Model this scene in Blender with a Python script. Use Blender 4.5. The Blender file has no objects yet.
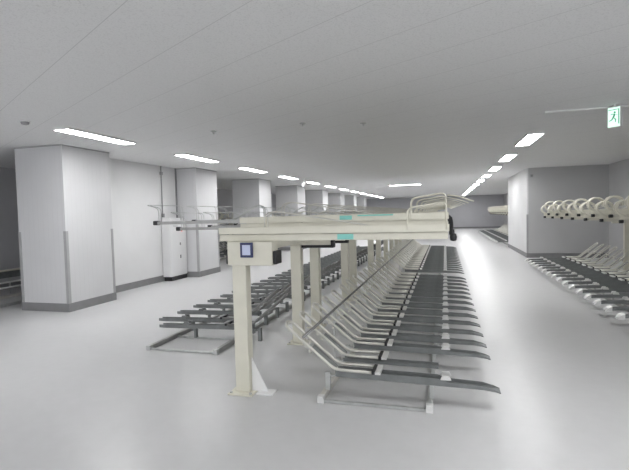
import bpy, bmesh, math, random
from mathutils import Vector, Matrix

random.seed(4)
S = bpy.context.scene
COL = S.collection
PI = math.pi

# ------------------------------------------------------------------ materials
def new_mat(name):
    m = bpy.data.materials.new(name)
    m.use_nodes = True
    return m, m.node_tree.nodes, m.node_tree.links, m.node_tree.nodes['Principled BSDF']

def ramp(N, L, src, p0, c0, p1, c1):
    r = N.new('ShaderNodeValToRGB')
    r.color_ramp.elements[0].position = p0
    r.color_ramp.elements[0].color = (*c0, 1)
    r.color_ramp.elements[1].position = p1
    r.color_ramp.elements[1].color = (*c1, 1)
    L.new(src, r.inputs[0])
    return r

def coords(N, L, scale=(1, 1, 1), rot=(0, 0, 0)):
    t = N.new('ShaderNodeTexCoord')
    m = N.new('ShaderNodeMapping')
    m.inputs['Scale'].default_value = scale
    m.inputs['Rotation'].default_value = rot
    L.new(t.outputs['Object'], m.inputs[0])
    return m.outputs[0]

def noise(N, L, vec, scale, detail=4, rough=.55):
    n = N.new('ShaderNodeTexNoise')
    n.inputs['Scale'].default_value = scale
    n.inputs['Detail'].default_value = detail
    n.inputs['Roughness'].default_value = rough
    L.new(vec, n.inputs['Vector'])
    return n.outputs['Fac']

def simple(name, col, rough=.5, metal=0., var=.06, scale=6., spec=.5):
    """painted or plated surface with slight unevenness of tone"""
    m, N, L, B = new_mat(name)
    f = noise(N, L, coords(N, L), scale)
    lo = tuple(c * (1 - var) for c in col)
    hi = tuple(min(1, c * (1 + var)) for c in col)
    r = ramp(N, L, f, .3, lo, .7, hi)
    L.new(r.outputs[0], B.inputs['Base Color'])
    B.inputs['Roughness'].default_value = rough
    B.inputs['Metallic'].default_value = metal
    B.inputs['Specular IOR Level'].default_value = spec
    return m

def emit(name, col, strength):
    m, N, L, B = new_mat(name)
    B.inputs['Base Color'].default_value = (*col, 1)
    B.inputs['Emission Color'].default_value = (*col, 1)
    B.inputs['Emission Strength'].default_value = strength
    return m

def floor_mat():
    m, N, L, B = new_mat('sealed_concrete')
    v = coords(N, L)
    a = noise(N, L, v, .55, 5, .6)
    b = noise(N, L, v, 9, 4, .6)
    mx = N.new('ShaderNodeMath'); mx.operation = 'MULTIPLY_ADD'
    mx.inputs[1].default_value = .35
    L.new(b, mx.inputs[0]); L.new(a, mx.inputs[2])
    r = ramp(N, L, mx.outputs[0], .42, FLOOR_LO, .92, FLOOR_HI)
    L.new(r.outputs[0], B.inputs['Base Color'])
    r2 = ramp(N, L, a, .3, (.30, .30, .30), .7, (.42, .42, .42))
    L.new(r2.outputs[0], B.inputs['Roughness'])
    B.inputs['Specular IOR Level'].default_value = .45
    return m

def ceiling_mat():
    m, N, L, B = new_mat('ceiling_board')
    v = coords(N, L)
    a = noise(N, L, v, 90, 2, .6)            # pinholes of the acoustic board
    r = ramp(N, L, a, .30, tuple(c * .86 for c in CEIL), .48, CEIL)
    # joints between the boards, laid at thirty degrees to the aisles
    v2 = coords(N, L, rot=(0, 0, math.radians(30)))
    sp = N.new('ShaderNodeSeparateXYZ'); L.new(v2, sp.inputs[0])
    def joint(src, pitch, off, width):
        d = N.new('ShaderNodeMath'); d.operation = 'MULTIPLY_ADD'
        d.inputs[1].default_value = 1 / pitch; d.inputs[2].default_value = off
        L.new(src, d.inputs[0])
        f = N.new('ShaderNodeMath'); f.operation = 'FRACT'; L.new(d.outputs[0], f.inputs[0])
        c = N.new('ShaderNodeMath'); c.operation = 'LESS_THAN'
        c.inputs[1].default_value = width / pitch
        L.new(f.outputs[0], c.inputs[0])
        return c.outputs[0]
    j1 = joint(sp.outputs['Y'], .53, -.107, .006)
    j2 = joint(sp.outputs['X'], 1.82, .1, .004)
    mx = N.new('ShaderNodeMath'); mx.operation = 'MAXIMUM'
    L.new(j1, mx.inputs[0])
    h = N.new('ShaderNodeMath'); h.operation = 'MULTIPLY'; h.inputs[1].default_value = .35
    L.new(j2, h.inputs[0]); L.new(h.outputs[0], mx.inputs[1])
    mix = N.new('ShaderNodeMix'); mix.data_type = 'RGBA'
    L.new(mx.outputs[0], mix.inputs[0])
    L.new(r.outputs[0], mix.inputs[6])
    mix.inputs[7].default_value = (*[c * .76 for c in CEIL], 1)
    L.new(mix.outputs[2], B.inputs['Base Color'])
    B.inputs['Roughness'].default_value = .9
    B.inputs['Specular IOR Level'].default_value = .15
    return m

def wall_mat(name, col, stripes=True):
    """light board cladding with faint vertical joints"""
    m, N, L, B = new_mat(name)
    v = coords(N, L)
    a = noise(N, L, v, 1.4, 4)
    r = ramp(N, L, a, .3, tuple(c * .97 for c in col), .7, tuple(min(1, c * 1.03) for c in col))
    out = r.outputs[0]
    if stripes:
        sp = N.new('ShaderNodeSeparateXYZ'); L.new(v, sp.inputs[0])
        ad = N.new('ShaderNodeMath'); ad.operation = 'ADD'
        L.new(sp.outputs['X'], ad.inputs[0]); L.new(sp.outputs['Y'], ad.inputs[1])
        d = N.new('ShaderNodeMath'); d.operation = 'MULTIPLY'; d.inputs[1].default_value = 1 / .1
        L.new(ad.outputs[0], d.inputs[0])
        f = N.new('ShaderNodeMath'); f.operation = 'FRACT'; L.new(d.outputs[0], f.inputs[0])
        c = N.new('ShaderNodeMath'); c.operation = 'LESS_THAN'; c.inputs[1].default_value = .07
        L.new(f.outputs[0], c.inputs[0])
        mix = N.new('ShaderNodeMix'); mix.data_type = 'RGBA'
        L.new(c.outputs[0], mix.inputs[0]); L.new(out, mix.inputs[6])
        mix.inputs[7].default_value = (*[k * .955 for k in col], 1)
        out = mix.outputs[2]
    L.new(out, B.inputs['Base Color'])
    B.inputs['Roughness'].default_value = .6
    B.inputs['Specular IOR Level'].default_value = .3
    return m

FLOOR_LO, FLOOR_HI = (.50, .50, .505), (.58, .58, .585)
CEIL = (.80, .80, .80)
M_FLOOR = floor_mat()
M_CEIL = ceiling_mat()
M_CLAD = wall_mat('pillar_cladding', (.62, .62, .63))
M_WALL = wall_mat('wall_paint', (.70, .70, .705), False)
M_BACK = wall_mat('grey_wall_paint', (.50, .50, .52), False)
M_ALC = wall_mat('alcove_shaded_grey', (.47, .47, .475), False)  # grey paint with part of the alcove's shade put into it
M_BASE = simple('grey_skirting_vinyl', (.22, .22, .225), .6)
M_GUARD = simple('grey_corner_rubber', (.36, .36, .365), .6)
M_CREAM = simple('cream_paint', (.68, .66, .565), .38, 0, .05)
M_CREAMD = simple('cream_slide_paint', (.60, .58, .50), .4, 0, .05)
M_GALV = simple('galvanised_steel', (.52, .53, .52), .38, .7, .12, 14)
M_TRAY = simple('dull_galvanised_tray', (.20, .21, .21), .5, .4, .15, 9)
M_DULL = simple('dull_plated_rod', (.34, .34, .33), .4, .5, .1)
M_DARK = simple('dark_plated_rod', (.22, .22, .215), .4, .4, .15)
M_HOOP = simple('warm_plated_rod', (.62, .61, .56), .35, .3, .08)
M_SILV = simple('bright_zinc', (.75, .75, .74), .3, .35, .05)
M_BLACK = simple('black_rubber', (.015, .015, .017), .55)
M_NAVY = simple('navy_plastic', (.02, .03, .11), .4)
M_PALE = simple('pale_blue_plate', (.55, .60, .78), .4)
M_TEAL = simple('teal_film', (.22, .58, .52), .4)
M_WHITE = simple('white_enamel', (.80, .80, .80), .35, 0, .02)
M_LAMP = emit('lit_diffuser', (1.0, 1.0, 1.0), 8.2)
M_GREEN = simple('green_film', (.05, .42, .27), .4)
M_SIGN = emit('lit_sign_face', (.72, 1.0, .86), .2)
M_RED = emit('red_indicator', (1.0, .2, .16), .22)

# ------------------------------------------------------------------ mesh helpers
def box(bm, x0, x1, y0, y1, z0, z1):
    v = [bm.verts.new((x, y, z)) for x in (x0, x1) for y in (y0, y1) for z in (z0, z1)]
    for f in ((0, 1, 3, 2), (4, 6, 7, 5), (0, 4, 5, 1), (2, 3, 7, 6), (0, 2, 6, 4), (1, 5, 7, 3)):
        bm.faces.new([v[i] for i in f])

def prism(bm, pts, axis_vec):
    """extrude a closed polygon (list of 3d points) along axis_vec"""
    a = [bm.verts.new(p) for p in pts]
    b = [bm.verts.new(Vector(p) + Vector(axis_vec)) for p in pts]
    n = len(pts)
    bm.faces.new(a); bm.faces.new(b[::-1])
    for i in range(n):
        bm.faces.new([a[i], b[i], b[(i + 1) % n], a[(i + 1) % n]])

def fillet(pts, rad, n=4):
    P = [Vector(p) for p in pts]
    out = [P[0]]
    for i in range(1, len(P) - 1):
        a, b, c = P[i - 1], P[i], P[i + 1]
        d1, d2 = (a - b), (c - b)
        r = min(rad, d1.length * .48, d2.length * .48)
        s, e = b + d1.normalized() * r, b + d2.normalized() * r
        for k in range(n + 1):
            t = k / n
            out.append(s * (1 - t) ** 2 + b * 2 * t * (1 - t) + e * t * t)
    out.append(P[-1])
    return out

def tube(bm, pts, r, seg=8, cap=True):
    P = [Vector(p) for p in pts]
    T = []
    for i in range(len(P)):
        t = (P[min(i + 1, len(P) - 1)] - P[max(i - 1, 0)]).normalized()
        T.append(t)
    up = Vector((0, 0, 1)) if abs(T[0].z) < .9 else Vector((1, 0, 0))
    nrm = (up - T[0] * up.dot(T[0])).normalized()
    rings = []
    for p, t in zip(P, T):
        nrm = (nrm - t * nrm.dot(t)).normalized()
        bi = t.cross(nrm)
        rings.append([bm.verts.new(p + (nrm * math.cos(2 * PI * k / seg) + bi * math.sin(2 * PI * k / seg)) * r) for k in range(seg)])
    for a, b in zip(rings, rings[1:]):
        for k in range(seg):
            f = bm.faces.new([a[k], a[(k + 1) % seg], b[(k + 1) % seg], b[k]])
            f.smooth = True
    if cap:
        bm.faces.new(rings[0][::-1]); bm.faces.new(rings[-1])

def channel(bm, stations, w, t):
    """U-shaped trough along x; stations = (x, z of underside, wall height)"""
    rings = []
    for x, z, h in stations:
        a, b = w / 2, w / 2 - t
        prof = [(-a, z), (a, z), (a, z + h), (b, z + h), (b, z + t), (-b, z + t), (-b, z + h), (-a, z + h)]
        rings.append([bm.verts.new((x, y, zz)) for y, zz in prof])
    for p, q in zip(rings, rings[1:]):
        for k in range(8):
            bm.faces.new([p[k], q[k], q[(k + 1) % 8], p[(k + 1) % 8]])
    for r in (rings[0], rings[-1]):
        for q in ((0, 1, 4, 5), (1, 2, 3, 4), (0, 5, 6, 7)):
            bm.faces.new([r[i] for i in q])

def lathe(bm, prof, seg=16, loc=(0, 0, 0)):
    rings = []
    for r, z in prof:
        rings.append([bm.verts.new((loc[0] + r * math.cos(2 * PI * k / seg), loc[1] + r * math.sin(2 * PI * k / seg), loc[2] + z)) for k in range(seg)])
    for a, b in zip(rings, rings[1:]):
        for k in range(seg):
            f = bm.faces.new([a[k], a[(k + 1) % seg], b[(k + 1) % seg], b[k]]); f.smooth = True
    bm.faces.new(rings[0][::-1]); bm.faces.new(rings[-1])

def obj(name, bm, mat, parent=None, bevel=0, loc=None):
    bmesh.ops.recalc_face_normals(bm, faces=bm.faces)
    me = bpy.data.meshes.new(name)
    bm.to_mesh(me); bm.free()
    me.materials.append(mat)
    o = bpy.data.objects.new(name, me)
    COL.objects.link(o)
    if parent: o.parent = parent
    if loc: o.location = loc
    if bevel:
        b = o.modifiers.new('bevel', 'BEVEL'); b.width = bevel; b.segments = 2; b.limit_method = 'ANGLE'
    return o

def build(name, mat, fn, parent=None, bevel=0, loc=None):
    bm = bmesh.new(); fn(bm)
    return obj(name, bm, mat, parent, bevel, loc)

def boxes(name, mat, lst, parent=None, bevel=0, loc=None):
    def f(bm):
        for b in lst: box(bm, *b)
    return build(name, mat, f, parent, bevel, loc)

def tag(o, label, cat, group=None, kind=None):
    o['label'] = label; o['category'] = cat
    if group: o['group'] = group
    if kind: o['kind'] = kind
    return o

def thing(name, label, cat, loc=(0, 0, 0), rotz=0, group=None):
    o = bpy.data.objects.new(name, None)
    COL.objects.link(o)
    o.empty_display_size = .1
    o.location = loc; o.rotation_euler = (0, 0, rotz)
    return tag(o, label, cat, group)

def dup(root, loc, rotz, label, group=None):
    r = root.copy(); COL.objects.link(r)
    r.location = loc; r.rotation_euler = (0, 0, rotz); r['label'] = label
    if group: r['group'] = group
    for ch in list(root.children):
        c = ch.copy(); COL.objects.link(c); c.parent = r
        for g in ch.children:
            d = g.copy(); COL.objects.link(d); d.parent = c
    return r

def place(proto, used, loc, rotz, label, group):
    """the first call moves the prototype itself, later ones copy it"""
    if id(proto) not in used:
        used.add(id(proto))
        proto.location = loc; proto.rotation_euler = (0, 0, rotz)
        proto['label'] = label; proto['group'] = group
        return proto
    return dup(proto, loc, rotz, label, group)

ONES = 'first second third fourth fifth sixth seventh eighth ninth tenth eleventh twelfth thirteenth fourteenth fifteenth sixteenth seventeenth eighteenth nineteenth'.split()
TENS = {2: ('twentieth', 'twenty'), 3: ('thirtieth', 'thirty'), 4: ('fortieth', 'forty')}
def nth(i):
    if i <= 19: return ONES[i - 1]
    t, u = divmod(i, 10)
    return TENS[t][0] if u == 0 else TENS[t][1] + '-' + ONES[u - 1]

# ------------------------------------------------------------------ camera
F_PX, W_PX, EYE = 460.0, 629.0, 1.5
R = Vector((0.96178747, 0.27258207, -0.02576553))
U = Vector((0.01254597, 0.05013004, 0.99866639))
D = Vector((-0.2735095, 0.96082568, -0.04479463))
cam = bpy.data.cameras.new('camera')
cam.sensor_fit = 'HORIZONTAL'; cam.sensor_width = 36
cam.lens = F_PX / W_PX * 36
cam.clip_end = 200
co = bpy.data.objects.new('camera', cam); COL.objects.link(co)
mw = Matrix((R, U, -D)).transposed().to_4x4()
mw.translation = (0, 0, EYE)
co.matrix_world = mw
S.camera = co

# ------------------------------------------------------------------ the room
H = 2.74
XL, XR, YN, YF = -9.6, 4.62, -6.0, 40.5
tag(boxes('floor', M_FLOOR, [(XL - .2, XR + .2, YN - .2, YF + .2, -.2, 0)]), 'smooth pale grey concrete floor of the bicycle park', 'floor', kind='structure')
tag(boxes('ceiling', M_CEIL, [(XL - .2, XR + .2, YN - .2, YF + .2, H, H + .2)]), 'flat grey board ceiling with faint slanting joints', 'ceiling', kind='structure')
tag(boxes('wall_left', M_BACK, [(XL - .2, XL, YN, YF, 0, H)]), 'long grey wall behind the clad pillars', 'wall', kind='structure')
tag(boxes('wall_right', M_ALC, [(XR, XR + .2, YN, YF, 0, H)]), 'shaded grey side wall of the alcove with the wall racks', 'wall', kind='structure')
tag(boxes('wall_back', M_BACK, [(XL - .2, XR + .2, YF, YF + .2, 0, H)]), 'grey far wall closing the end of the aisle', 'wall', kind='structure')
0 and tag(boxes('wall_front', M_WALL, [(XL - .2, XR + .2, YN - .2, YN, 0, H)]), 'grey wall behind the viewer', 'wall', kind='structure')  # left out so that the world light comes in behind the viewer
tag(boxes('baseboard_back', M_BASE, [(XL, XR, YF - .02, YF, 0, .13)]), 'dark grey skirting along the far wall', 'skirting', kind='structure')

# square clad pillars
PIL = [6.1, 10.25, 14.3, 18.45, 22.6, 26.75, 30.9, 35.0]
PX0, PX1, PS = -6.92, -5.95, 1.10
def pillar(y, i):
    lab = ['big square clad pillar beside the first ceiling light, grey corner guards',
           'square clad pillar just past the white steel cabinet'][i] if i < 2 else \
          nth(i + 1) + ' square clad pillar of the row, beyond the cabinet'
    p = tag(boxes('pillar', M_CLAD, [(PX0, PX1, y, y + PS, 0, H)]), lab, 'pillar', kind='structure')
    g = []
    s, t, hz = .045, .006, 1.33
    for cx, sx in ((PX0, -1), (PX1, 1)):
        for cy, sy in ((y, -1), (y + PS, 1)):
            # an L-shaped rubber strip round the corner
            xa, xb = sorted((cx + sx * t, cx - sx * s)); ya, yb = sorted((cy, cy + sy * t))
            l = [(xa, xb, ya, yb, .14, hz)]
            xa, xb = sorted((cx, cx + sx * t)); ya, yb = sorted((cy, cy - sy * s))
            l.append((xa, xb, ya, yb, .14, hz))
            boxes('corner_guard', M_GUARD, l, p)
    e = .012
    boxes('baseboard', M_BASE, [(PX0 - e, PX1 + e, y - e, y, 0, .14), (PX0 - e, PX1 + e, y + PS, y + PS + e, 0, .14),
                                (PX0 - e, PX0, y, y + PS, 0, .14), (PX1, PX1 + e, y, y + PS, 0, .14)], p)
    boxes('shadow_gap_trim', M_GUARD, [(PX0 - .004, PX1 + .004, y - .004, y + PS + .004, H - .022, H - .002)], p)
for i, y in enumerate(PIL): pillar(y, i)

# wall between the first two pillars
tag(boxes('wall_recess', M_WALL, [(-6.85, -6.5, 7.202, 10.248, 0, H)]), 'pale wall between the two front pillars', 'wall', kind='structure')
tag(boxes('baseboard_recess', M_BASE, [(-6.5, -6.488, 7.215, 10.235, 0, .14)]), 'grey skirting under the wall between the two front pillars', 'skirting', kind='structure')
tag(boxes('trim_1', M_BASE, [(-6.5, -6.485, 10.19, 10.245, .15, H)]), 'dark joint strip where the recessed wall meets the pillar', 'trim', kind='structure')
# stub wall on the aisle's other side
tag(boxes('wall_alcove', M_ALC, [(2.456, 4.618, 15.34, 15.349, .142, H)]), 'shaded grey end wall of the alcove with the wall racks', 'wall', kind='structure')  # thin darker face over the wall block, shade put into its colour
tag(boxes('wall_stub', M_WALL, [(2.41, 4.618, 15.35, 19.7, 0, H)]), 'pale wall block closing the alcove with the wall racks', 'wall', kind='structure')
tag(boxes('trim_2', M_GUARD, [(2.404, 2.41, 15.35, 15.395, .14, 1.33), (2.404, 2.455, 15.344, 15.35, .14, 1.33)]), 'grey corner guard on the wall block beside the wall racks', 'corner guard', kind='structure')
tag(boxes('baseboard_stub', M_BASE, [(2.398, 2.41, 15.338, 19.7, 0, .14), (2.41, 4.61, 15.332, 15.349, 0, .14)]), 'grey skirting round the wall block beside the wall racks', 'skirting', kind='structure')
tag(boxes('baseboard_left', M_BASE, [(XL, XL + .012, 5, YF - .03, 0, .14)]), 'dark skirting along the wall behind the pillars', 'skirting', kind='structure')

# ------------------------------------------------------------------ ceiling lights
def make_light():
    t = thing('ceiling_light', '', 'light')
    w, l = .115, .69
    boxes('housing', M_WHITE, [(-w - .015, w + .015, -l - .015, -l, -.03, 0), (-w - .015, w + .015, l, l + .015, -.03, 0),
                               (-w - .015, -w, -l, l, -.03, 0), (w, w + .015, -l, l, -.03, 0)], t)
    boxes('diffuser', M_LAMP, [(-w, w, -l, l, -.026, -.001)], t)
    return t
lp, used = make_light(), set()
k = 0
for y in [5.72 + 2.865 * i for i in range(12)]:
    k += 1
    place(lp, used, (-4.9, y, H), 0, nth(k) + ' lit strip light in the ceiling row along the clad pillars', 'strip lights along the pillars')
for i, y in enumerate((-.01, 2.355)):
    place(lp, used, (-4.9, y, H), 0, 'lit strip light in the pillar row, overhead of the viewer, %s one' % nth(i + 1), 'strip lights overhead')
k = 0
for y in [8.95 + 2.9 * i for i in range(11)]:
    k += 1
    place(lp, used, (1.44, y, H), 0, nth(k) + ' lit strip light in the ceiling row over the open aisle', 'strip lights over the aisle')
for i, (x, y) in enumerate(((1.44, .2), (1.44, 2.7), (4.0, 2.4))):
    place(lp, used, (x, y, H), 0, nth(i + 1) + ' lit strip light above and behind the viewer', 'strip lights overhead')
place(lp, used, (-1.72, 21.15, H), PI / 2, 'lit strip light set crosswise above the middle of the double rack', 'strip lights')

# ------------------------------------------------------------------ small ceiling things
def sprinkler(x, y, label):
    t = thing('ceiling_sprinkler', label, 'sprinkler', (x, y, H), 0, 'sprinklers in the ceiling')
    build('escutcheon', M_GALV, lambda bm: lathe(bm, [(.045, 0), (.045, -.006), (.03, -.014), (.012, -.016)]), t)
    build('head', M_SILV, lambda bm: lathe(bm, [(.010, -.014), (.010, -.045), (.024, -.047), (.024, -.051)], 12), t)
sprinkler(-3.2, 6.06, 'small sprinkler in the ceiling out from the second pillar light')
sprinkler(-1.84, 6.02, 'small sprinkler in the ceiling above the end post with the sign')
sprinkler(-1.07, 6.35, 'small sprinkler in the ceiling above the aisle-side cradles')
t = thing('smoke_detector', 'round smoke detector in the ceiling by the first pillar light', 'smoke detector', (-4.96, 4.54, H))
build('base', M_WHITE, lambda bm: lathe(bm, [(.06, 0), (.06, -.014)]), t)
build('sensor_head', M_GUARD, lambda bm: lathe(bm, [(.05, -.014), (.042, -.04), (.02, -.048)]), t)
t = thing('ceiling_camera', 'white camera hung from the ceiling beside the pillar lights', 'camera', (-4.68, 15.3, H))
build('stem', M_WHITE, lambda bm: lathe(bm, [(.03, .003), (.03, -.10)], 12), t)
build('dome', M_WHITE, lambda bm: lathe(bm, [(.05, -.10), (.09, -.12), (.09, -.22), (.06, -.28), (.02, -.30)], 14), t)
t = thing('wall_sensor', 'small dark sensor high on the wall block beside the wall racks', 'sensor', (2.545, 15.34, 2.5))
boxes('plate', M_GUARD, [(-.05, .05, -.012, -.001, -.05, .05)], t)
build('lens', M_BASE, lambda bm: tube(bm, [(0, -.012, 0), (0, -.04, 0)], .03, 12), t)

# hanging exit sign
t = thing('exit_sign', 'lit white and green emergency exit sign hung from ceiling', 'exit sign', (2.01, 6.46, H), -.75)
boxes('bracket', M_WHITE, [(-.02, .02, -.02, .02, -.03, -.001)], t)
boxes('casing', M_WHITE, [(-.070, .070, -.03, .03, -.275, -.03)], t, .004)
fc = boxes('sign_face', M_SIGN, [(-.068, .068, -.034, -.0302, -.268, -.037)], t)
def runner(bm):
    y0, y1 = -.0375, -.0342
    def poly(pts): prism(bm, [(x, y0, z) for x, z in pts], (0, y1 - y0, 0))
    poly([(.012 + .012 * math.cos(a * PI / 5), -.098 + .012 * math.sin(a * PI / 5)) for a in range(10)])     # head
    poly([(.004, -.112), (.020, -.118), (.006, -.160), (-.012, -.154)])                                        # torso
    poly([(-.012, -.154), (.004, -.160), (.028, -.180), (.018, -.188)])                                        # front thigh
    poly([(.028, -.180), (.018, -.188), (.014, -.214), (.024, -.214)])                                         # front shin
    poly([(-.012, -.152), (.002, -.162), (-.018, -.190), (-.028, -.182)])                                      # rear thigh
    poly([(-.018, -.190), (-.028, -.182), (-.054, -.190), (-.050, -.200)])                                     # rear shin
    poly([(.016, -.116), (.022, -.124), (.046, -.140), (.042, -.132)])                                         # front arm
    poly([(.004, -.113), (-.002, -.121), (-.034, -.122), (-.032, -.113)])                                      # rear arm
    poly([(.052, -.060), (.062, -.060), (.062, -.240), (.052, -.240)])                                         # door post
    poly([(-.062, -.060), (.052, -.060), (.052, -.068), (-.062, -.068)])                                       # door head
build('running_figure_emblem', M_GREEN, runner, fc)
tag(boxes('ceiling_streak', M_WHITE, [(1.25, 2.75, 6.53, 6.575, H - .022, H - .001)]), 'slim white strip for the bright streak on the ceiling behind the exit sign', 'rail')  # white strip standing in for a streak of light on the ceiling

# ------------------------------------------------------------------ steel cabinet on the recessed wall
t = thing('steel_cabinet', 'white steel cabinet on a black plinth against the recessed wall', 'cabinet', (-6.36, 9.87, 0))
boxes('plinth', M_BLACK, [(-.10, .10, -.34, .32, 0, .10)], t)
boxes('body', M_WALL, [(-.12, .10, -.36, .33, .10, 1.50)], t, .004)
d = boxes('door', M_WALL, [(.1005, .118, -.35, .32, .12, 1.48)], t, .003)
boxes('latch', M_BASE, [(.1185, .13, .02, .055, .84, .90)], d)
boxes('latch', M_BASE, [(.1185, .13, .02, .055, .52, .60)], d)
boxes('vent', M_GUARD, [(.1185, .121, -.24, -.05, 1.38 - .03 * k, 1.39 - .03 * k) for k in range(4)], d)
build('indicator', M_RED, lambda bm: tube(bm, [(.1185, .12, 1.18), (.128, .12, 1.18)], .018, 10), d)
t = thing('conduit_pipe', 'thin grey conduit with small box running down recessed wall', 'conduit', (-6.5, 9.58, 0))
build('pipe', M_GUARD, lambda bm: tube(bm, [(.022, 0, H - .003), (.022, 0, 1.6)], .014, 8), t)
boxes('junction_box', M_BASE, [(.001, .055, -.035, .035, 1.52, 1.61)], t, .003)
boxes('junction_box', M_GUARD, [(.001, .05, -.035, .035, 2.53, 2.60)], t, .003)

# ------------------------------------------------------------------ bicycle cradles (floor tier)
CW, HW = .105, .075
# local axes: x runs outward from the post line to the aisle, y across, z up
def make_cradle(dz, tip_mat=None, hoop_mat=None, short=False, dark=False):
    t = thing('bicycle_cradle', '', 'bicycle rack')
    zi, zo = .185 + dz, .165 + dz
    def z_at(u): return zi + (zo - zi) * (u - .74) / (1.85 - .74)
    cw = .085 if dark else CW
    if dark:
        st = [(.80, zi, .045), (1.97, zo, .04), (2.03, zo + .003, .034)]
    elif short:
        st = [(.78, zi, .03), (1.60, z_at(1.60), .03)]
    else:
        st = [(.80, zi, .055), (1.60, z_at(1.60), .055), (1.68, z_at(1.68), .034), (1.93, z_at(1.93), .026), (2.01, zo - .012, .016), (2.05, zo - .022, .008)]
    build('channel', M_TRAY, lambda bm: channel(bm, st, cw if not short else .08, .006), t)
    hm = hoop_mat or M_HOOP
    for s in (-1, 1):
        y = s * HW
        pts = [(1.10, y, z_at(1.10) + .066), (.80, y, zi + .066), (.40, y, .585 + dz), (.385, y * .2, .60 + dz)]
        build('wheel_rod', hm, lambda bm: tube(bm, fillet(pts, .05, 3), .0125, 7), t)
    if not dark:
        build('wheel_plate', M_TRAY, lambda bm: prism(bm, [(.80, -HW + .02, zi + .05), (.80, -HW + .02, zi + .056), (.60, -HW + .02, zi + .222), (.596, -HW + .02, zi + .217)], (0, 2 * HW - .04, 0)), t)
    for x0, z0 in ((.585, .375), (.548, .415)):
        boxes('hoop_bridge', hm, [(x0, x0 + .02, -HW, HW, z0 + dz, z0 + .02 + dz)], t)
    boxes('hoop_bridge', hm, [(.375, .40, -HW * .25, HW * .25, .587 + dz, .612 + dz)], t)
    boxes('support_bracket', M_TRAY if dark else M_GALV, [(.705, .745, -.02, .02, .054, zi + .02), (.7451, .83, -.02, .02, zi - .012, zi - .0005)], t)
    boxes('support_bracket', M_TRAY if dark else M_GALV, [(1.54, 1.57, -.02, .02, .054, z_at(1.555) - .007), (1.53, 1.59, -.04, .04, z_at(1.555) - .006, z_at(1.555) - .0005)], t)
    zz = z_at(1.66)
    if not short:
        for q in (-1, 1):
            ya, yb = sorted((q * cw * .36, q * cw * .56))
            build('wheel_clip', M_TRAY if dark else M_SILV, lambda bm: prism(bm, [(1.62, ya, zz + .05), (1.70, ya, zz + .05), (1.685, ya, zz + .082), (1.635, ya, zz + .082)], (0, yb - ya, 0)), t)
    zc = z_at(1.10)
    boxes('latch', M_BLACK, [(1.10, 1.125, -.09, .09, zc + .056, zc + .082)], t)
    boxes('latch_plate', M_TRAY if dark else M_SILV, [(1.126, 1.17, -.09, .09, zc + .056, zc + .076)], t)
    if tip_mat:
        h = CW / 2 + .003
        build('end_tip', tip_mat, lambda bm: prism(bm, [(1.985, -h, zo - .02), (2.055, -h, zo - .03), (2.06, -h, zo - .012), (2.03, -h, zo + .022), (1.985, -h, zo + .045)], (0, 2 * h, 0)), t)
    return t

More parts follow.
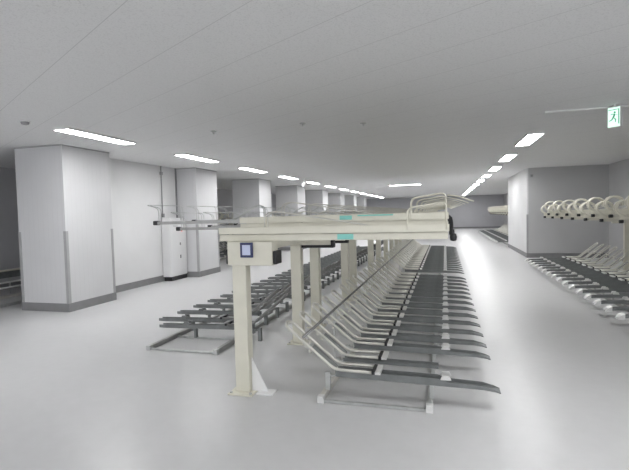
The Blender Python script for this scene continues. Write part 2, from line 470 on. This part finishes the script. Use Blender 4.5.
# ------------------------------------------------------------------ sliding trays (raised tier)
Z0 = 1.29
def make_tray(dz, style):
    t = thing('bicycle_tray', '', 'bicycle rack')
    z = Z0 + dz
    if style == 'aisle':
        build('channel', M_CREAM, lambda bm: channel(bm, [(-.20, z + .058, .055), (1.70, z + .058, .055)], .10, .006), t)
        boxes('slide_rail', M_CREAM, [(-.20, 1.69, -.036, .036, z, z + .052)], t)
        # black pull handle hanging off the end of the tray
        def handle(bm):
            tube(bm, fillet([(1.70, 0, z + .09), (1.708, 0, z + .18), (1.722, 0, z + .11), (1.714, 0, z + .04), (1.73, 0, z + .0)], .03, 3), .010, 8)
            lathe(bm, [(.008, .03), (.022, .025), (.026, 0), (.022, -.025), (.008, -.03)], 10, (1.728, 0, z + .012))
        if dz > .01:
            for q in (-1, 1):
                build('pull_bar', M_CREAM, lambda bm: tube(bm, [(1.69, q * .046, z + .26), (1.78, q * .046, z + .245), (1.90, q * .03, z + .20)], .0045, 6), t)
        else: build('pull_handle', M_BLACK, handle, t)
        lm, r = M_CREAM, .0065
        outline = [(1.39, z + .07), (1.39, z + .24), (1.68, z + .28), (1.68, z + .07)]
    elif style == 'pillar':
        build('channel', M_DULL, lambda bm: channel(bm, [(.30, z + .052, .034), (1.55, z + .052, .034)], .06, .005), t)
        boxes('slide_rail', M_CREAM, [(-.20, .42, -.045, .045, z, z + .049)], t)
        boxes('end_cap', M_BLACK, [(1.551, 1.61, -.034, .034, z + .045, z + .096)], t, .01)
        lm, r = M_GALV, .0038
        outline = [(1.24, z + .06), (1.24, z + .26), (1.70, z + .285), (1.53, z + .24), (1.53, z + .06)]
    else:
        build('channel', M_CREAM, lambda bm: channel(bm, [(-.20, z + .02, .06), (1.60, z + .02, .06)], .10, .006), t)
        boxes('slide_rail', M_CREAMD, [(-.20, 1.55, -.036, .036, z - .03, z + .018)], t)
        build('end_cap', M_BLACK, lambda bm: tube(bm, [(1.56, 0, z - .01), (1.61, 0, z - .01)], .026, 10), t)
        lm, r = M_CREAM, .016
        a = [(1.54 + .12 * math.cos(q), z + .19 + .105 * math.sin(q)) for q in [PI * (-.42 + k * .17) for k in range(10)]]
        outline = [(1.50, z + .05)] + a[:]
    for s in (-1, 1):
        y = s * (.046 if style != 'pillar' else .026)
        pts = [(u, y, zz) for u, zz in outline]
        build('guard_loop', lm, lambda bm: tube(bm, fillet(pts, .05, 4) if style != 'bay' else pts, r, 7), t)
    # wheel hoop at the inner end
    for s in (-1, 1):
        y = s * (.036 if style != 'pillar' else .024)
        i0 = 1.15 if style != 'pillar' else .62
        pts = [(i0, y, z + .085), (i0 - .1, y, z + .12), (.30, y, z + .245), (.22, y, z + .22), (.22, y, z + .06)]
        build('wheel_rod', M_HOOP if style != 'pillar' else M_GALV, lambda bm: tube(bm, fillet(pts, .08, 4), .0048, 6), t)
    if dz > .01:
        boxes('riser', M_CREAMD, [(-.16, -.10, -.036, .036, Z0, z - (.03 if style == 'bay' else 0)), (.20, .26, -.036, .036, Z0, z - (.03 if style == 'bay' else 0))], t)
    return t

# ------------------------------------------------------------------ frames
def floor_frame(name, label, loc, rot, y0, y1, rails, bars):
    """two floor rails along y with cross bars; local x outward"""
    t = thing(name, label, 'rack frame', loc, rot)
    s = 1 if rot == 0 else -1
    for x in rails:
        boxes('floor_rail', M_DULL if rot else M_GALV if x > 1 else M_HOOP, [(x - .022, x + .022, *sorted((s * y0, s * y1)), 0, .05)], t, .004)
        boxes('rail_foot', M_GALV if rot else M_SILV, [(x - .027, x + .027, *sorted((s * (y0 - .03), s * (y0 + .03))), 0, .056)], t, .004)
    for yb in bars:
        boxes('cross_bar', M_GALV, [(rails[0] + .024, rails[1] - .024, *sorted((s * (yb - .012), s * (yb + .012))), .004, .024)], t)
    return t
XP = -1.67
FAR = 18.2
FRA = floor_frame('cradle_frame', 'galvanised floor rails under the cradles on the aisle side', (XP, 0, 0), 0, 3.48, FAR, (.70, 1.54), [3.48, 4.2, 5.9, 7.6, 9.84, 11.5, 13.2, 15, 17])
floor_frame('cradle_frame', 'galvanised floor rails under the cradles on the pillar side', (XP, 0, 0), PI, 4.48, FAR, (.76, 1.60), [4.48, 5.02, 6.9, 9.8, 12, 14.5, 17])
build('hoop_rail', M_DARK, lambda bm: tube(bm, [(.545, 3.54, .502), (.545, FAR, .502)], .012, 8), FRA)
for y in (4.61, 6.7, 9.25, 11.8, 14.35, 16.9): boxes('rail_support', M_GALV, [(.537, .553, y - .008, y + .008, 0, .495)], FRA)

# the raised tier: posts, arms and beams bolted together
fr = thing('rack_frame', 'cream painted post-and-beam frame of the double-tier bicycle rack', 'rack frame', (XP, 0, 0))
def post(y, w=.125, sign=False):
    p = boxes('post', M_CREAM, [(-w / 2, w / 2, y - .05, y + .05, .012, 1.15)], fr, .006)
    boxes('base_plate', M_CREAM, [(-.11, .11, y - .12, y + .12, 0, .012)], p, .002)
    for dx in (-.088, .088):
        for dy in (-.09, .09):
            build('anchor_bolt', M_GALV, lambda bm: lathe(bm, [(.013, .012), (.013, .022), (.006, .026)], 8, (dx, y + dy, 0)), p)
    a = boxes('cross_arm', M_CREAM, [(-.17, .42, y - .055, y + .055, 1.15, 1.215)] if not sign else [(-.09, .31, y - .07, y + .07, 1.09, 1.286)], fr, .005)
    if not sign: boxes('underside_strip', M_BLACK, [(.075, .45, y - .05, y + .05, 1.118, 1.149)], a)  # thin black strip along the underside of the arm
    for x0, x1 in (((-.205, -.171) if not sign else (-.108, -.091)), ((.421, .455) if not sign else (.311, .345))):
        boxes('arm_end_cap', M_BLACK, [(x0, x1, y - .05, y + .05, 1.13, 1.205)] if not sign else [(x0, x1, y - .065, y + .065, 1.10, 1.225 if x0 < 0 else 1.21)], a, .008)
    return p
POSTS = [3.57, 5.09, 5.87, 7.75, 8.45, 10.6, 11.9, 13.4, 14.9, 16.4, 17.9]
for i, y in enumerate(POSTS):
    p = post(y, .125, i == 0)
    if i == 0:
        g = build('gusset', M_WHITE, lambda bm: prism(bm, [(.068, y - .004, .30), (.215, y - .004, .012), (.068, y - .004, .012)], (0, .008, 0)), p)
        boxes('gusset_foot', M_WHITE, [(.125, .27, y - .06, y + .06, 0, .011)], p, .002)
for x0, x1 in ((-.16, -.08), (.17, .27)):
    boxes('beam', M_CREAM, [(x0, x1, 3.645, FAR, 1.216, Z0 - .002)], fr, .004)
t = thing('sign_plate', 'small navy framed plate on the end post of the rack', 'sign', (XP + .09, 3.498, 1.22))
boxes('frame', M_NAVY, [(-.056, .056, -.014, -.001, -.062, .062)], t, .003)
boxes('panel', M_PALE, [(-.036, .036, -.0165, -.0142, -.042, .042)], t)

# ------------------------------------------------------------------ fill the double rack
HI = .085
used = set()
c_lo = c_hi = make_cradle(0)
PITCH = .425
ys = [3.62, 4.42, 4.80] + [5.21 + PITCH * k for k in range(30)]
sc = make_cradle(0, short=True)
place(sc, used, (XP, 4.0, 0), 0, 'short narrow floor cradle between the first two full aisle-side cradles', 'short cradle')
n = 0
for i, y in enumerate(ys):
    if 9.70 < y < 9.98: continue
    n += 1
    pr = c_lo if i % 2 == 0 else c_hi
    place(pr, used, (XP, y, 0), 0, nth(n) + ' full-length dark steel floor cradle on the aisle side from the sign post', 'floor cradles on the aisle side')
cp = make_cradle(0, None, M_DARK, dark=True)
ysl = [5.19 + PITCH * k for k in range(30)]
for i, y in enumerate(ysl):
    place(cp, used, (XP + .10, y, 0), PI, nth(i + 2) + ' dark steel floor cradle on the pillar side from the sign post', 'floor cradles on the pillar side')
place(cp, used, (XP + .32, 4.88, 0), PI, 'first dark steel floor cradle on the pillar side, set further in than the rest', 'floor cradles on the pillar side')
a_lo, a_hi = make_tray(0, 'aisle'), make_tray(HI, 'aisle')
p_lo, p_hi = make_tray(0, 'pillar'), make_tray(HI, 'pillar')
ROOTS = []
YA = [3.62 + PITCH * k for k in range(34)]
for i, y in enumerate(YA):
    ROOTS.append(place(a_lo if i % 2 == 0 else a_hi, used, (XP, y, 0), 0, nth(i + 1) + ' cream raised sliding tray on the aisle side from the sign post', 'raised trays on the aisle side'))
for i in range(31):
    y = 4.68 + PITCH * k if False else 4.68 + PITCH * i * 1.0
    place(p_hi if i % 2 == 0 else p_lo, used, (XP, y + .045 * (i == 1), 0), PI, nth(i + 1) + ' grey raised sliding tray on the pillar side from the sign post', 'raised trays on the pillar side')
def sticker(tray, name, b, label):
    x0, x1, y0, y1, z0, z1 = b
    o = boxes(name, M_TEAL, [(x0 - XP, x1 - XP, y0 - tray.location.y, y1 - tray.location.y, z0, z1)], tray)
    o['label'] = label
sticker(ROOTS[0], 'sticker', (-.83, -.70, 3.578, 3.5828, 1.295, 1.338), 'teal sticker')
sticker(ROOTS[1], 'sticker', (-.90, -.79, 3.990, 3.9945, 1.446, 1.482), 'small teal sticker')
sticker(ROOTS[1], 'edge_tape', (-.74, -.43, 3.990, 3.9945, 1.474, 1.486), 'teal edge tape')

# ------------------------------------------------------------------ wall racks in the alcove
XB = 4.05
b_lo, b_hi = make_cradle(0, M_SILV, M_HOOP), make_cradle(0.0, M_SILV, M_HOOP)
u_lo, u_hi = make_tray(0, 'bay'), make_tray(.075, 'bay')
YB = [13.0 - .445 * k for k in range(18)]
floor_frame('cradle_frame', 'floor rails under the cradles in the alcove', (XB, 0, 0), PI, 5.2, 13.4, (.70, 1.54), [5.4, 8, 11, 13.3])
n = 0
for i, y in enumerate(YB):
    place(b_lo if i % 2 == 0 else b_hi, used, (XB, y, 0), PI, nth(i + 1) + ' silver-tipped floor cradle in the alcove from the wall block', 'floor cradles in the alcove')
for i, y in enumerate(YB):
    place(u_lo if i % 2 == 0 else u_hi, used, (XB, y, 0), PI, nth(i + 1) + ' cream looped raised tray in the alcove from the wall block', 'raised trays in the alcove')
def wall_frame(label, loc, rot, y0, y1, step):
    t = thing('rack_frame', label, 'rack frame', loc, rot)
    s = 1 if rot == 0 else -1
    y = y0 + .3
    while y < y1:
        p = boxes('post', M_CREAM, [(-.05, .05, s * y - .05, s * y + .05, .012, 1.216)], t)
        boxes('base_plate', M_CREAM, [(-.1, .1, s * y - .1, s * y + .1, 0, .012)], p)
        boxes('cross_arm', M_CREAM, [(.051, .30, s * y - .04, s * y + .04, 1.11, 1.214)], p)
        y += step
    for x0, x1 in ((-.17, -.08), (.19, .27)):
        boxes('beam', M_CREAM, [(x0, x1, *sorted((s * y0, s * y1)), 1.2165, Z0 - .034)], t)
    return t
wall_frame('cream post-and-beam frame of the wall racks in the alcove', (XB, 0, 0), PI, 5.2, 13.4, 1.35)

# racks beyond the wall block
YC = [20.2 + .45 * k for k in range(26)]
for i, y in enumerate(YC):
    place(b_lo, used, (XB, y, 0), PI, nth(i + 1) + ' floor cradle beyond the pale wall block along the aisle', 'floor cradles beyond the wall block')
for i, y in enumerate(YC[:19]):
    place(u_lo if i % 2 else u_hi, used, (XB, y, 0), PI, nth(i + 1) + ' cream raised tray beyond the pale wall block along the aisle', 'raised trays beyond the wall block')
wall_frame('cream post-and-beam frame of the racks beyond the wall block', (XB, 0, 0), PI, 19.9, 29, 2.2)
floor_frame('cradle_frame', 'floor rails under the cradles beyond the wall block', (XB, 0, 0), PI, 20.0, 32, (.70, 1.54), [20.1, 26, 31.8])

# racks behind the pillars
XD = -9.1
FRD = floor_frame('cradle_frame', 'floor rails under the cradles behind the clad pillars', (XD, 0, 0), 0, 5.6, 18, (.70, 1.54), [5.8, 10, 17])
gr = thing('guard_rail', 'low pale rail over dark channel behind the first big pillar', 'rail', (-8.84, 0, 0))
boxes('top_rail', M_CREAM, [(-.03, .03, 5.7, 18, .475, .51)], gr, .006)
boxes('channel', M_TRAY, [(-.02, .02, 5.7, 18, .34, .4745)], gr)
for z in (.25, .14): build('tube', M_SILV, lambda bm: tube(bm, [(.03, 5.7, z), (.03, 18, z)], .018, 8), gr)
for k in range(8): boxes('post', M_GALV, [(-.012, .012, 5.8 + 1.7 * k, 5.83 + 1.7 * k, 0, .34)], gr)
YD = [9.0 + .45 * k for k in range(20)]
for i, y in enumerate(YD):
    place(b_lo if i % 2 else b_hi, used, (XD, y, 0), 0, nth(i + 1) + ' floor cradle by the wall behind the clad pillars', 'floor cradles behind the pillars')
for i, y in enumerate([11.8 + .45 * k for k in range(24)]):
    place(u_lo if i % 2 else u_hi, used, (XD, y, 0), 0, nth(i + 1) + ' cream raised tray by the wall behind the clad pillars', 'raised trays behind the pillars')
wall_frame('cream post-and-beam frame of the racks behind the clad pillars', (XD, 0, 0), 0, 11.6, 22.6, 2.2)

# ------------------------------------------------------------------ world and view
w = bpy.data.worlds.new('world'); S.world = w
w.use_nodes = True
w.node_tree.nodes['Background'].inputs[0].default_value = (.95, .97, 1, 1)
w.node_tree.nodes['Background'].inputs[1].default_value = .48  # added fill light, entering where the front wall is left out
S.view_settings.view_transform = 'Standard'
S.view_settings.look = 'None'
S.view_settings.exposure = 2.25
S.view_settings.gamma = 1
S.view_settings.use_curve_mapping = False
S.cycles.max_bounces = 12
S.cycles.diffuse_bounces = 8
S.cycles.use_denoising = True
